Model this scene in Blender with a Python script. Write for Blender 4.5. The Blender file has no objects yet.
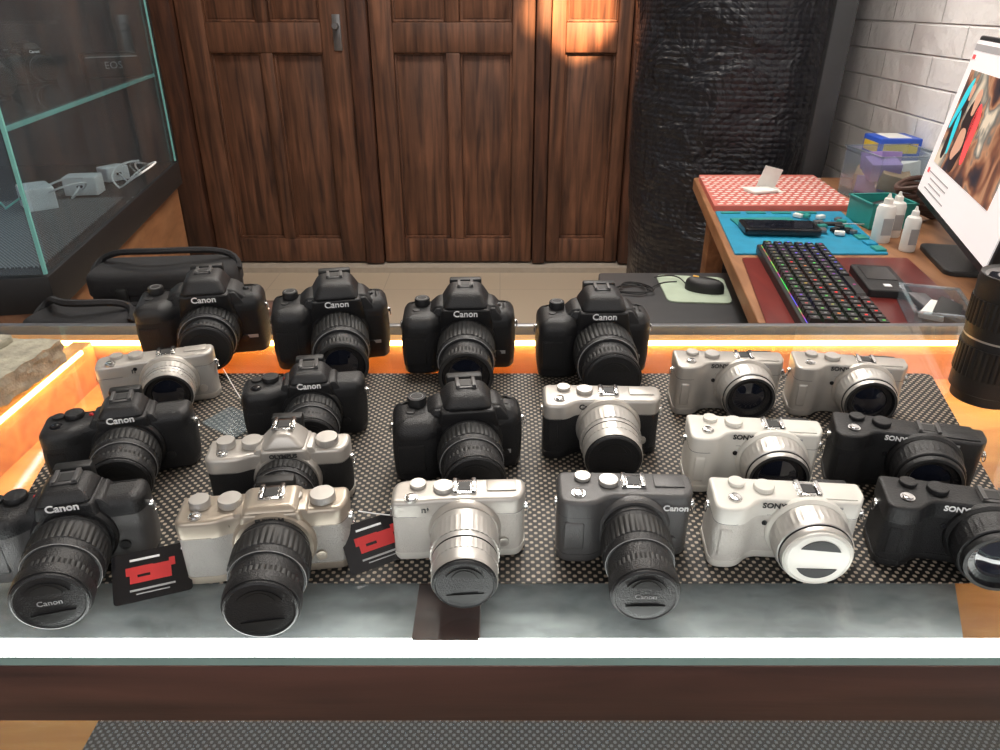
import bpy, bmesh, math, random
from mathutils import Matrix, Vector
random.seed(4)
R=math.radians
scene=bpy.context.scene
scene.view_settings.view_transform='Standard'

# ------------------------------------------------------------------ materials
MATS={}
def new_mat(name):
    m=bpy.data.materials.new(name); m.use_nodes=True
    nt=m.node_tree; b=nt.nodes['Principled BSDF']
    MATS[name]=m
    return m,nt,b
def plain(name,col,rough=.5,metal=0,bump=0,bscale=400,var=.06,vscale=30,emit=0,coat=0,trans=0):
    m,nt,b=new_mat(name)
    tc=nt.nodes.new('ShaderNodeTexCoord')
    n=nt.nodes.new('ShaderNodeTexNoise'); n.inputs['Scale'].default_value=vscale; n.inputs['Detail'].default_value=4
    nt.links.new(tc.outputs['Object'],n.inputs['Vector'])
    r=nt.nodes.new('ShaderNodeValToRGB')
    c=col
    r.color_ramp.elements[0].position=.3; r.color_ramp.elements[1].position=.7
    r.color_ramp.elements[0].color=(c[0]*(1-var),c[1]*(1-var),c[2]*(1-var),1)
    r.color_ramp.elements[1].color=(min(1,c[0]*(1+var)),min(1,c[1]*(1+var)),min(1,c[2]*(1+var)),1)
    nt.links.new(n.outputs['Fac'],r.inputs['Fac']); nt.links.new(r.outputs['Color'],b.inputs['Base Color'])
    b.inputs['Roughness'].default_value=rough; b.inputs['Metallic'].default_value=metal
    b.inputs['Coat Weight'].default_value=coat
    if trans: b.inputs['Transmission Weight'].default_value=trans
    if emit:
        nt.links.new(r.outputs['Color'],b.inputs['Emission Color']); b.inputs['Emission Strength'].default_value=emit
    if bump:
        n2=nt.nodes.new('ShaderNodeTexNoise'); n2.inputs['Scale'].default_value=bscale
        nt.links.new(tc.outputs['Object'],n2.inputs['Vector'])
        bp=nt.nodes.new('ShaderNodeBump'); bp.inputs['Strength'].default_value=bump; bp.inputs['Distance'].default_value=.002
        nt.links.new(n2.outputs['Fac'],bp.inputs['Height']); nt.links.new(bp.outputs['Normal'],b.inputs['Normal'])
    return m
def wood(name,c1,c2,stretch=(14,14,1.2),rough=.45,scale=3,bump=.15,low=.45):
    m,nt,b=new_mat(name)
    tc=nt.nodes.new('ShaderNodeTexCoord'); mp=nt.nodes.new('ShaderNodeMapping'); mp.inputs['Scale'].default_value=stretch
    nt.links.new(tc.outputs['Object'],mp.inputs['Vector'])
    n=nt.nodes.new('ShaderNodeTexNoise'); n.inputs['Scale'].default_value=scale; n.inputs['Detail'].default_value=8; n.inputs['Distortion'].default_value=.6
    nt.links.new(mp.outputs['Vector'],n.inputs['Vector'])
    n3=nt.nodes.new('ShaderNodeTexNoise'); n3.inputs['Scale'].default_value=2.6; n3.inputs['Detail'].default_value=5
    nt.links.new(tc.outputs['Object'],n3.inputs['Vector'])
    r=nt.nodes.new('ShaderNodeValToRGB'); r.color_ramp.elements[0].position=.32; r.color_ramp.elements[1].position=.7
    r.color_ramp.elements[0].color=(*c1,1); r.color_ramp.elements[1].color=(*c2,1)
    nt.links.new(n.outputs['Fac'],r.inputs['Fac'])
    mx=nt.nodes.new('ShaderNodeMixRGB'); mx.blend_type='MULTIPLY'; mx.inputs['Fac'].default_value=.6
    nt.links.new(r.outputs['Color'],mx.inputs['Color1'])
    r2=nt.nodes.new('ShaderNodeValToRGB'); r2.color_ramp.elements[0].position=.35; r2.color_ramp.elements[1].position=.65
    r2.color_ramp.elements[0].color=(low,low,low,1); r2.color_ramp.elements[1].color=(1,1,1,1)
    nt.links.new(n3.outputs['Fac'],r2.inputs['Fac']); nt.links.new(r2.outputs['Color'],mx.inputs['Color2'])
    nt.links.new(mx.outputs['Color'],b.inputs['Base Color'])
    b.inputs['Roughness'].default_value=rough
    bp=nt.nodes.new('ShaderNodeBump'); bp.inputs['Strength'].default_value=bump; bp.inputs['Distance'].default_value=.004
    nt.links.new(n.outputs['Fac'],bp.inputs['Height']); nt.links.new(bp.outputs['Normal'],b.inputs['Normal'])
    return m
def glassy(name,tint,refl=.04,rough=.03,haze=0,hazecol=(.6,.7,.75)):
    m,nt,b=new_mat(name); nt.nodes.remove(b)
    out=[n for n in nt.nodes if n.type=='OUTPUT_MATERIAL'][0]
    t=nt.nodes.new('ShaderNodeBsdfTransparent'); t.inputs['Color'].default_value=(*tint,1)
    g=nt.nodes.new('ShaderNodeBsdfGlossy'); g.inputs['Roughness'].default_value=rough
    lw=nt.nodes.new('ShaderNodeLayerWeight'); lw.inputs['Blend'].default_value=.5
    pw=nt.nodes.new('ShaderNodeMath'); pw.operation='POWER'; pw.inputs[1].default_value=4.5; nt.links.new(lw.outputs['Facing'],pw.inputs[0])
    mul=nt.nodes.new('ShaderNodeMath'); mul.operation='MULTIPLY_ADD'; mul.inputs[1].default_value=.9; mul.inputs[2].default_value=refl
    nt.links.new(pw.outputs[0],mul.inputs[0])
    mx=nt.nodes.new('ShaderNodeMixShader'); nt.links.new(mul.outputs[0],mx.inputs[0])
    src=t
    if haze:
        d=nt.nodes.new('ShaderNodeBsdfDiffuse'); d.inputs['Color'].default_value=(*hazecol,1)
        tc=nt.nodes.new('ShaderNodeTexCoord'); n=nt.nodes.new('ShaderNodeTexNoise'); n.inputs['Scale'].default_value=9; n.inputs['Detail'].default_value=6
        nt.links.new(tc.outputs['Object'],n.inputs['Vector'])
        mh=nt.nodes.new('ShaderNodeMath'); mh.operation='MULTIPLY'; mh.inputs[1].default_value=haze*2
        nt.links.new(n.outputs['Fac'],mh.inputs[0])
        m2=nt.nodes.new('ShaderNodeMixShader'); nt.links.new(mh.outputs[0],m2.inputs[0])
        nt.links.new(t.outputs[0],m2.inputs[1]); nt.links.new(d.outputs[0],m2.inputs[2]); src=m2
    nt.links.new(src.outputs[0],mx.inputs[1]); nt.links.new(g.outputs[0],mx.inputs[2]); nt.links.new(mx.outputs[0],out.inputs['Surface'])
    return m
def emis(name,col,s):
    m,nt,b=new_mat(name)
    b.inputs['Base Color'].default_value=(*col,1); b.inputs['Emission Color'].default_value=(*col,1); b.inputs['Emission Strength'].default_value=s
    return m

plain('blk',(.011,.011,.012),.44,bump=.35,bscale=900)
plain('blk_skin',(.008,.008,.009),.64,bump=.8,bscale=1500)
plain('blk_gloss',(.012,.012,.014),.16)
plain('rubber',(.008,.008,.008),.52)
plain('silver',(.52,.49,.45),.34,metal=.45,bump=.1,bscale=1500)
plain('silver_lens',(.56,.54,.51),.38,metal=.65)
plain('gunmetal',(.105,.103,.103),.40,metal=.3,bump=.2,bscale=1200)
plain('white_paint',(.76,.74,.68),.38,coat=.2)
plain('white_skin',(.66,.63,.58),.6,bump=.6,bscale=1200)
plain('grey_skin',(.38,.365,.34),.6,bump=.6,bscale=1200)
plain('champagne',(.44,.38,.31),.33,metal=.5)
plain('chrome',(.7,.7,.7),.2,metal=1)
plain('front_glass',(.008,.010,.018),.04,coat=1)
plain('ink_white',(.85,.85,.85),.5)
plain('ink_grey',(.35,.35,.35),.5)
plain('ink_black',(.03,.03,.03),.5)
plain('ink_red',(.55,.03,.03),.5)
wood('wood_door',(.060,.024,.014),(.25,.110,.060),rough=.58,stretch=(11,11,.8),bump=.35,low=.35)
wood('wood_door_dark',(.035,.013,.008),(.13,.050,.027),rough=.55,bump=.3)
wood('wood_oak',(.70,.28,.05),(.98,.50,.13),stretch=(2,12,12),rough=.4,scale=3,bump=.05,low=.85)
wood('wood_beam',(.045,.018,.013),(.12,.048,.034),stretch=(1.2,14,14),rough=.4)
wood('wood_desk',(.22,.09,.035),(.42,.2,.09),stretch=(10,1.5,10))
wood('wood_maroon',(.11,.014,.012),(.19,.026,.02),stretch=(10,1.5,10),rough=.3)
plain('table_dark',(.02,.02,.022),.5)
plain('plaster',(.45,.4,.34),.8,bump=.2,bscale=60)
plain('fabric_black',(.014,.014,.016),.8,bump=.8,bscale=900)
plain('foam',(.34,.32,.25),.95,bump=1,bscale=160,var=.25,vscale=60)
plain('red_card',(.52,.13,.10),.6)
plain('paper',(.75,.74,.70),.7)
plain('blue_mat',(.01,.24,.40),.5,var=.1)
plain('green_pad',(.36,.43,.33),.7)
plain('teal_plastic',(.02,.25,.22),.4)
plain('box_blue',(.03,.10,.55),.4)
plain('box_yellow',(.75,.55,.05),.4)
plain('cardboard',(.42,.28,.16),.8)
plain('purple',(.26,.18,.42),.6)
plain('cable_white',(.85,.85,.85),.4)
plain('cable_teal',(.2,.6,.5),.4)
plain('brown_leather',(.07,.03,.02),.6)
plain('grey_metal',(.20,.20,.21),.35,metal=.6)
plain('board_grey',(.035,.037,.04),.5)
glassy('glass_top',(.95,.97,.965),refl=.03,haze=.035)
glassy('glass_cab',(.88,.94,.96),refl=.06,haze=.03)
glassy('clear_plastic',(.85,.9,.93),refl=.08,rough=.15,haze=.10)
plain('glass_edge',(.16,.40,.36),.15,emit=.2)  # faint glow of the cut glass put in as emission
plain('glass_edge_front',(.16,.24,.22),.12,emit=.25)  # front edge glow painted in by emission
emis('led_white',(1,.99,.96),9)
emis('led_warm',(1,.62,.22),24)
emis('led_cool',(.75,.85,1),12)
emis('tube',(1,.97,.92),8)

def grid_mat(name,base,dot,k,th):
    m,nt,b=new_mat(name)
    tc=nt.nodes.new('ShaderNodeTexCoord'); sp=nt.nodes.new('ShaderNodeSeparateXYZ'); nt.links.new(tc.outputs['Object'],sp.inputs[0])
    def sn(o):
        a=nt.nodes.new('ShaderNodeMath'); a.operation='MULTIPLY'; a.inputs[1].default_value=k; nt.links.new(o,a.inputs[0])
        s=nt.nodes.new('ShaderNodeMath'); s.operation='SINE'; nt.links.new(a.outputs[0],s.inputs[0]); return s.outputs[0]
    p=nt.nodes.new('ShaderNodeMath'); p.operation='MULTIPLY'; nt.links.new(sn(sp.outputs[0]),p.inputs[0]); nt.links.new(sn(sp.outputs[1]),p.inputs[1])
    r=nt.nodes.new('ShaderNodeValToRGB'); r.color_ramp.elements[0].position=th; r.color_ramp.elements[1].position=th+.12
    r.color_ramp.elements[0].color=(*base,1); r.color_ramp.elements[1].color=(*dot,1)
    nt.links.new(p.outputs[0],r.inputs['Fac']); nt.links.new(r.outputs['Color'],b.inputs['Base Color'])
    bp=nt.nodes.new('ShaderNodeBump'); bp.invert=True; bp.inputs['Distance'].default_value=.002; bp.inputs['Strength'].default_value=.6
    nt.links.new(r.outputs['Color'],bp.inputs['Height']); nt.links.new(bp.outputs['Normal'],b.inputs['Normal'])
    b.inputs['Roughness'].default_value=.55
    return m
grid_mat('mesh_mat',(.009,.009,.009),(.42,.35,.27),math.pi/.0038,.30)
grid_mat('mesh_mat_grey',(.05,.05,.05),(.30,.31,.32),math.pi/.004,.2)

def reflection_grey():
    m,nt,b=new_mat('reflection_grey')  # grey streaks paint the reflection and LED glow in the glass
    tc=nt.nodes.new('ShaderNodeTexCoord'); mp=nt.nodes.new('ShaderNodeMapping'); mp.inputs['Scale'].default_value=(5,9,6); mp.inputs['Rotation'].default_value=(0,0,.9)
    nt.links.new(tc.outputs['Object'],mp.inputs['Vector'])
    n=nt.nodes.new('ShaderNodeTexNoise'); n.inputs['Scale'].default_value=6; n.inputs['Detail'].default_value=12; n.inputs['Distortion'].default_value=.3; nt.links.new(mp.outputs[0],n.inputs['Vector'])
    r=nt.nodes.new('ShaderNodeValToRGB'); r.color_ramp.elements[0].position=.3; r.color_ramp.elements[1].position=.7
    r.color_ramp.elements[0].color=(.20,.215,.22,1); r.color_ramp.elements[1].color=(.40,.43,.44,1)
    nt.links.new(n.outputs['Fac'],r.inputs['Fac']); nt.links.new(r.outputs['Color'],b.inputs['Base Color'])
    b.inputs['Roughness'].default_value=.5
reflection_grey()
def brick():
    m,nt,b=new_mat('white_brick')
    tc=nt.nodes.new('ShaderNodeTexCoord'); sp=nt.nodes.new('ShaderNodeSeparateXYZ'); cb=nt.nodes.new('ShaderNodeCombineXYZ')
    nt.links.new(tc.outputs['Object'],sp.inputs[0]); nt.links.new(sp.outputs[1],cb.inputs[0]); nt.links.new(sp.outputs[2],cb.inputs[1])
    br=nt.nodes.new('ShaderNodeTexBrick'); br.inputs['Scale'].default_value=1
    br.inputs['Brick Width'].default_value=.26; br.inputs['Row Height'].default_value=.075; br.inputs['Mortar Size'].default_value=.004; br.inputs['Mortar Smooth'].default_value=.9
    br.inputs['Color1'].default_value=(.93,.90,.88,1); br.inputs['Color2'].default_value=(.90,.87,.85,1); br.inputs['Mortar'].default_value=(.80,.77,.75,1)
    nt.links.new(cb.outputs[0],br.inputs['Vector']); nt.links.new(br.outputs['Color'],b.inputs['Base Color'])
    n=nt.nodes.new('ShaderNodeTexNoise'); n.inputs['Scale'].default_value=22; n.inputs['Detail'].default_value=5; nt.links.new(tc.outputs['Object'],n.inputs['Vector'])
    ad=nt.nodes.new('ShaderNodeMath'); ad.operation='MULTIPLY_ADD'; ad.inputs[1].default_value=-.6
    nt.links.new(br.outputs['Fac'],ad.inputs[0]); nt.links.new(n.outputs['Fac'],ad.inputs[2])
    bp=nt.nodes.new('ShaderNodeBump'); bp.inputs['Distance'].default_value=.014; bp.inputs['Strength'].default_value=.7
    nt.links.new(ad.outputs[0],bp.inputs['Height']); nt.links.new(bp.outputs[0],b.inputs['Normal']); b.inputs['Roughness'].default_value=.6
brick()
def tiles():
    m,nt,b=new_mat('floor_tile')
    tc=nt.nodes.new('ShaderNodeTexCoord')
    br=nt.nodes.new('ShaderNodeTexBrick'); br.offset=0; br.inputs['Scale'].default_value=1
    br.inputs['Brick Width'].default_value=.6; br.inputs['Row Height'].default_value=.6; br.inputs['Mortar Size'].default_value=.002
    br.inputs['Color1'].default_value=(.52,.44,.34,1); br.inputs['Color2'].default_value=(.50,.42,.33,1); br.inputs['Mortar'].default_value=(.38,.32,.26,1)
    nt.links.new(tc.outputs['Object'],br.inputs['Vector']); nt.links.new(br.outputs['Color'],b.inputs['Base Color']); b.inputs['Roughness'].default_value=.45
tiles()
def bubble():
    m,nt,b=new_mat('bubble_wrap')
    tc=nt.nodes.new('ShaderNodeTexCoord')
    b.inputs['Base Color'].default_value=(.012,.013,.018,1); b.inputs['Roughness'].default_value=.36
    mp=nt.nodes.new('ShaderNodeMapping'); mp.inputs['Scale'].default_value=(45,45,60); nt.links.new(tc.outputs['Object'],mp.inputs[0])
    v=nt.nodes.new('ShaderNodeTexVoronoi'); v.inputs['Scale'].default_value=1; v.inputs['Randomness'].default_value=.25; nt.links.new(mp.outputs[0],v.inputs['Vector'])
    mp2=nt.nodes.new('ShaderNodeMapping'); mp2.inputs['Scale'].default_value=(5,5,6); nt.links.new(tc.outputs['Object'],mp2.inputs[0])
    n=nt.nodes.new('ShaderNodeTexNoise'); n.inputs['Scale'].default_value=1.4; n.inputs['Detail'].default_value=4; n.inputs['Distortion'].default_value=1.2; nt.links.new(mp2.outputs[0],n.inputs['Vector'])
    b1=nt.nodes.new('ShaderNodeBump'); b1.inputs['Distance'].default_value=.05; b1.inputs['Strength'].default_value=.6; nt.links.new(n.outputs['Fac'],b1.inputs['Height'])
    b2=nt.nodes.new('ShaderNodeBump'); b2.invert=True; b2.inputs['Distance'].default_value=.006; b2.inputs['Strength'].default_value=.8; nt.links.new(v.outputs['Distance'],b2.inputs['Height']); nt.links.new(b1.outputs[0],b2.inputs['Normal'])
    nt.links.new(b2.outputs[0],b.inputs['Normal'])
bubble()
def screen_mat():
    m,nt,b=new_mat('screen_image')
    tc=nt.nodes.new('ShaderNodeTexCoord')
    n=nt.nodes.new('ShaderNodeTexNoise'); n.inputs['Scale'].default_value=9; n.inputs['Detail'].default_value=3; n.inputs['Distortion'].default_value=.5
    nt.links.new(tc.outputs['Object'],n.inputs['Vector'])
    r=nt.nodes.new('ShaderNodeValToRGB'); e=r.color_ramp.elements
    e[0].position=.36; e[0].color=(.02,.02,.03,1); e[1].position=.68; e[1].color=(.6,.5,.38,1)
    for p,c in ((.43,(.05,.03,.03)),(.49,(.18,.07,.04)),(.55,(.4,.2,.11)),(.60,(.12,.12,.11))):
        k=e.new(p); k.color=(*c,1)
    nt.links.new(n.outputs['Fac'],r.inputs['Fac'])
    nt.links.new(r.outputs['Color'],b.inputs['Base Color']); nt.links.new(r.outputs['Color'],b.inputs['Emission Color']); b.inputs['Emission Strength'].default_value=.6
screen_mat()
emis('screen_white',(.85,.80,.80),.4)
emis('screen_red',(.8,.08,.08),.6)
emis('screen_grey',(.35,.33,.33),.4)
emis('screen_teal',(.03,.50,.60),.7)
emis('screen_skin',(.62,.33,.22),.5)
emis('screen_dark',(.03,.02,.02),.3)
def rainbow():
    m,nt,b=new_mat('rgb_glow')
    tc=nt.nodes.new('ShaderNodeTexCoord')
    n=nt.nodes.new('ShaderNodeTexNoise'); n.inputs['Scale'].default_value=9; nt.links.new(tc.outputs['Object'],n.inputs['Vector'])
    r=nt.nodes.new('ShaderNodeValToRGB'); e=r.color_ramp.elements; e[0].position=.38; e[0].color=(1,.02,.02,1); e[1].position=.62; e[1].color=(.1,.1,.8,1)
    k=e.new(.48); k.color=(.02,.7,.1,1); k=e.new(.54); k.color=(.5,.03,.08,1)
    nt.links.new(n.outputs['Fac'],r.inputs['Fac']); nt.links.new(r.outputs['Color'],b.inputs['Emission Color']); b.inputs['Emission Strength'].default_value=.6
    nt.links.new(r.outputs['Color'],b.inputs['Base Color'])
rainbow()

# ------------------------------------------------------------------ mesh builder
def rpoly(pts,r,n=5):
    out=[]; N=len(pts)
    for i in range(N):
        p=Vector(pts[i][:2]); a=Vector(pts[i-1][:2]); c=Vector(pts[(i+1)%N][:2]); rq=pts[i][2] if len(pts[i])>2 else r
        da=(a-p); dc=(c-p); rr=min(rq,da.length*.45,dc.length*.45)
        p0=p+da.normalized()*rr; p1=p+dc.normalized()*rr
        for k in range(n+1):
            t=k/n; out.append(tuple((1-t)**2*p0+2*t*(1-t)*p+t*t*p1))
    return out
class MB:
    def __init__(s): s.v=[]; s.f=[]; s.m=[]; s.names=[]; s.M=Matrix.Identity(4)
    def mi(s,n):
        if n not in s.names: s.names.append(n)
        return s.names.index(n)
    def add(s,vs,fs,mat,M=None):
        M=s.M@(M or Matrix.Identity(4)); o=len(s.v)
        s.v+= [tuple(M@Vector(v)) for v in vs]; 
        if isinstance(mat,str): mat=[mat]*len(fs)
        for f,mm in zip(fs,mat): s.f.append([i+o for i in f]); s.m.append(s.mi(mm))
    def addbm(s,bm,mat,M=None):
        bm.verts.ensure_lookup_table(); bm.verts.index_update()
        s.add([v.co.copy() for v in bm.verts],[[v.index for v in f.verts] for f in bm.faces],mat,M); bm.free()
    def box(s,c,d,mat,bev=0,rot=(0,0,0),seg=2):
        bm=bmesh.new(); bmesh.ops.create_cube(bm,size=1)
        for v in bm.verts: v.co=Vector((v.co.x*d[0],v.co.y*d[1],v.co.z*d[2]))
        if bev: bmesh.ops.bevel(bm,geom=list(bm.edges),offset=min(bev,min(d)*.45),segments=seg,affect='EDGES',profile=.5)
        from mathutils import Euler
        s.addbm(bm,mat,Matrix.Translation(c)@Euler(rot).to_matrix().to_4x4())
    def hull(s,bot,top,mat,bev=0,seg=2):
        bm=bmesh.new(); n=len(bot)
        b=[bm.verts.new(p) for p in bot]; t=[bm.verts.new(p) for p in top]
        bm.faces.new(b[::-1]); bm.faces.new(t)
        for i in range(n): bm.faces.new([b[i],b[(i+1)%n],t[(i+1)%n],t[i]])
        bmesh.ops.recalc_face_normals(bm,faces=bm.faces)
        if bev: bmesh.ops.bevel(bm,geom=list(bm.edges),offset=bev,segments=seg,affect='EDGES',profile=.5,clamp_overlap=True)
        s.addbm(bm,mat)
    def loft(s,sections,mat):
        n=len(sections[0][0]); vs=[(p[0],p[1],z) for pts,z in sections for p in pts]; fs=[]
        for k in range(len(sections)-1):
            for i in range(n):
                j=(i+1)%n; fs.append([k*n+i,k*n+j,(k+1)*n+j,(k+1)*n+i])
        fs.append(list(range(n))[::-1]); fs.append([(len(sections)-1)*n+i for i in range(n)])
        s.add(vs,fs,mat)
    def prism(s,pts,z0,z1,mat,bt=0,bb=0,M=None):
        def ring(ins,z):
            out=[]; n=len(pts)
            for i,p in enumerate(pts):
                a=Vector(pts[i-1][:2]); b=Vector(pts[(i+1)%n][:2]); t=(b-a)
                if t.length<1e-9: t=Vector((1,0))
                t.normalize(); nn=Vector((-t.y,t.x))*sgn
                out.append((p[0]+nn.x*ins,p[1]+nn.y*ins,z))
            return out
        area=sum(pts[i-1][0]*pts[i][1]-pts[i][0]*pts[i-1][1] for i in range(len(pts)))
        sgn=1 if area>0 else -1
        rs=[]
        if bb:
            for k in range(3): a=k/3*math.pi/2; rs.append(ring(bb*(1-math.sin(a)),z0+bb*(1-math.cos(a))))
            rs.append(ring(0,z0+bb))
        else: rs.append(ring(0,z0))
        if bt:
            rs.append(ring(0,z1-bt))
            for k in range(1,5): a=k/4*math.pi/2; rs.append(ring(bt*(1-math.cos(a)),z1-bt+bt*math.sin(a)))
        else: rs.append(ring(0,z1))
        n=len(pts); vs=[p for r_ in rs for p in r_]; fs=[]
        for k in range(len(rs)-1):
            for i in range(n):
                j=(i+1)%n; q=[k*n+i,k*n+j,(k+1)*n+j,(k+1)*n+i]
                fs.append(q if sgn>0 else q[::-1])
        top=[(len(rs)-1)*n+i for i in range(n)]; bot=[i for i in range(n)]
        fs.append(top if sgn>0 else top[::-1]); fs.append(bot[::-1] if sgn>0 else bot)
        s.add(vs,fs,mat,M)
    def lathe(s,prof,M=None,seg=60,kn=3,cap0=True,cap1=True,kd=.955):
        vs=[]; fs=[]; ms=[]
        for (h,r,mt,k) in prof:
            for i in range(seg):
                rr=r*(kd if (k and i%kn==0) else 1); a=2*math.pi*i/seg
                vs.append((rr*math.cos(a),rr*math.sin(a),h))
        for k in range(len(prof)-1):
            for i in range(seg):
                j=(i+1)%seg; fs.append([k*seg+i,k*seg+j,(k+1)*seg+j,(k+1)*seg+i]); ms.append(prof[k+1][2])
        if cap0: fs.append([i for i in range(seg)][::-1]); ms.append(prof[0][2])
        if cap1: fs.append([(len(prof)-1)*seg+i for i in range(seg)]); ms.append(prof[-1][2])
        s.add(vs,fs,ms,M)
    def tube(s,pts,r,mat,seg=6,M=None):
        pts=[Vector(p) for p in pts]; vs=[]; fs=[]
        for i,p in enumerate(pts):
            t=(pts[min(i+1,len(pts)-1)]-pts[max(i-1,0)])
            if t.length<1e-9: t=Vector((0,0,1))
            q=t.to_track_quat('Z','Y')
            for k in range(seg):
                a=2*math.pi*k/seg; vs.append(p+q@Vector((r*math.cos(a),r*math.sin(a),0)))
        for i in range(len(pts)-1):
            for k in range(seg):
                j=(k+1)%seg; fs.append([i*seg+k,i*seg+j,(i+1)*seg+j,(i+1)*seg+k])
        fs.append(list(range(seg))[::-1]); fs.append([(len(pts)-1)*seg+k for k in range(seg)])
        s.add(vs,fs,mat,M)
    def text(s,body,size,mat,M,bold=0):
        cu=bpy.data.curves.new('t','FONT'); cu.body=body; cu.size=size; cu.extrude=.0002; cu.align_x='CENTER'; cu.align_y='CENTER'; cu.offset=bold; cu.resolution_u=3
        ob=bpy.data.objects.new('t',cu); scene.collection.objects.link(ob); bpy.context.view_layer.update()
        me=bpy.data.meshes.new_from_object(ob.evaluated_get(bpy.context.evaluated_depsgraph_get()))
        s.add([v.co.copy() for v in me.vertices],[list(p.vertices) for p in me.polygons],mat,M)
        bpy.data.objects.remove(ob); bpy.data.meshes.remove(me); bpy.data.curves.remove(cu)
    def make(s,name,mw=None,parent=None,ang=32):
        me=bpy.data.meshes.new(name); me.from_pydata(s.v,[],s.f)
        for n in s.names: me.materials.append(MATS[n])
        me.polygons.foreach_set('material_index',s.m)
        me.polygons.foreach_set('use_smooth',[True]*len(s.f))
        me.update(); me.validate(); me.set_sharp_from_angle(angle=R(ang))
        ob=bpy.data.objects.new(name,me); scene.collection.objects.link(ob)
        if mw is not None: ob.matrix_world=mw
        if parent: ob.parent=parent
        return ob
T=Matrix.Translation
def RX(a): return Matrix.Rotation(R(a),4,'X')
def RY(a): return Matrix.Rotation(R(a),4,'Y')
def RZ(a): return Matrix.Rotation(R(a),4,'Z')
def arc(p0,p1,sag,n=12,side=(0,0,-1)):
    p0=Vector(p0);p1=Vector(p1);sd=Vector(side)
    return [p0.lerp(p1,i/n)+sd*sag*math.sin(math.pi*i/n) for i in range(n+1)]

# ------------------------------------------------------------------ room
def wbox(name,lo,hi,mat):
    mb=MB(); mb.box([(a+b)/2 for a,b in zip(lo,hi)],[b-a for a,b in zip(lo,hi)],mat); return mb.make(name)
wbox('floor',(-2.2,-1.2,-.06),(1.22,4.1,0),'floor_tile')
wbox('wall_right',(1.12,-1.2,0),(1.22,4.1,2.8),'white_brick')
wbox('wall_left',(-2.2,-1.2,0),(-2.1,4.1,2.8),'plaster')
wbox('wall_back',(-2.1,4.0,0),(1.12,4.1,2.8),'wood_door_dark')
wbox('ceiling',(-2.2,-1.2,2.8),(1.22,4.1,2.86),'plaster')
wbox('trim_1',(-2.1,3.86,0),(1.12,4.0,.03),'plaster')

def leaf(name,x0,x1,stile,mid,y=3.93):
    mb=MB(); h=2.1; zb=.04
    def b(xa,xb,za,zb_,ya,yb,m='wood_door',bev=.006): mb.box(((xa+xb)/2,(ya+yb)/2,(za+zb_)/2),(xb-xa,yb-ya,zb_-za),m,bev)
    b(x0,x0+stile,zb,h,y,y+.05); b(x1-stile,x1,zb,h,y,y+.05)
    for za,zz in ((zb,.17),(1.10,1.235),(1.98,h)): b(x0+stile,x1-stile,za,zz,y+.002,y+.05)
    if mid: 
        c=(x0+x1)/2; 
        for za,zz in ((.17,1.10),(1.235,1.98)): b(c-mid/2,c+mid/2,za,zz,y+.003,y+.05)
        cols=[(x0+stile,c-mid/2),(c+mid/2,x1-stile)]
    else: cols=[(x0+stile,x1-stile)]
    for (a,c2) in cols:
        for za,zz in ((.17,1.10),(1.235,1.98)):
            b(a,c2,za,zz,y+.036,y+.045,bev=0)
            for w0,w1,z0_,z1_ in ((a,a+.010,za,zz),(c2-.010,c2,za,zz),(a,c2,za,za+.010),(a,c2,zz-.010,zz)):
                b(w0,w1,z0_,z1_,y+.022,y+.044,bev=.004)
            b(a+.016,c2-.016,za+.016,zz-.016,y+.033,y+.042,bev=.002)
    return mb
mb=leaf('door_1',-1.55,-.735,.13,.06)
mb.box((-.785,3.925,1.19),(.04,.012,.16),'grey_metal',.004); mb.lathe([(0,.012,'grey_metal',0),(.02,.012,'grey_metal',0),(.03,.018,'grey_metal',0),(.04,.014,'grey_metal',0)],T((-.785,3.92,1.22))@RX(90),seg=20)
mb.make('door_1')
leaf('door_2',-.63,.17,.11,.07).make('door_2')
leaf('door_3',.25,.64,.07,0).make('door_3')
mb=MB()
for a,b_,yy in ((-1.68,-1.555,3.89),(-.73,-.635,3.90),(.175,.245,3.90),(.645,.76,3.89)):
    mb.box(((a+b_)/2,(yy+4)/2,1.09),(b_-a,4-yy,2.1),'wood_door_dark',.008)
mb.box((-.46,3.94,2.18),(2.44,.11,.12),'wood_door_dark',.008)
mb.make('trim_2')

# ------------------------------------------------------------------ counter
xl,xr=-.80,.74; yf=.3455
mb=MB()
mb.box(((xl+xr)/2,yf+.0085,.9145),(xr-xl,.017,.053),'wood_beam',.002)
mb.box(((xl+xr)/2,.8725,.914),(xr-xl,.02,.056),'wood_oak',.001)
mb.box((xl+.01,.612,.917),(.02,.50,.050),'wood_beam',.002)
mb.box((xr-.01,.612,.917),(.02,.50,.050),'wood_oak',.002)
mb.box((-.532,.612,.914),(.024,.498,.056),'wood_oak',.001)
mb.box(((xl+xr)/2,.615,.884),(xr-xl-.03,.50,.006),'wood_oak')
root=mb.make('display_counter')
def child(mb,name,par): 
    o=mb.make(name); o.parent=par; return o
mb=MB(); mb.prism([(-.512,.363),(.318,.363),(.365,.470),(-.512,.470)],.926,.930,'reflection_grey'); child(mb,'reflection_panel',root)  # added panel carrying the painted glass reflection
mb=MB(); mb.box((-.037,.415,.9375),(.046,.100,.013),'wood_beam',.001); child(mb,'divider',root)
mb=MB(); mb.box(((xl+xr)/2,yf+.2735,.947),(xr-xl,.545,.006),'glass_top'); child(mb,'glass_top',root)
mb=MB(); mb.box(((xl+xr)/2,yf-.0008,.947),(xr-xl,.0012,.0062),'glass_edge_front'); child(mb,'glass_edge_strip',root)
mb=MB(); mb.box(((xl+xr)/2,.3600,.9424),(xr-xl-.01,.015,.0024),'led_white',.0005); child(mb,'led_strip_front',root)
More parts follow.
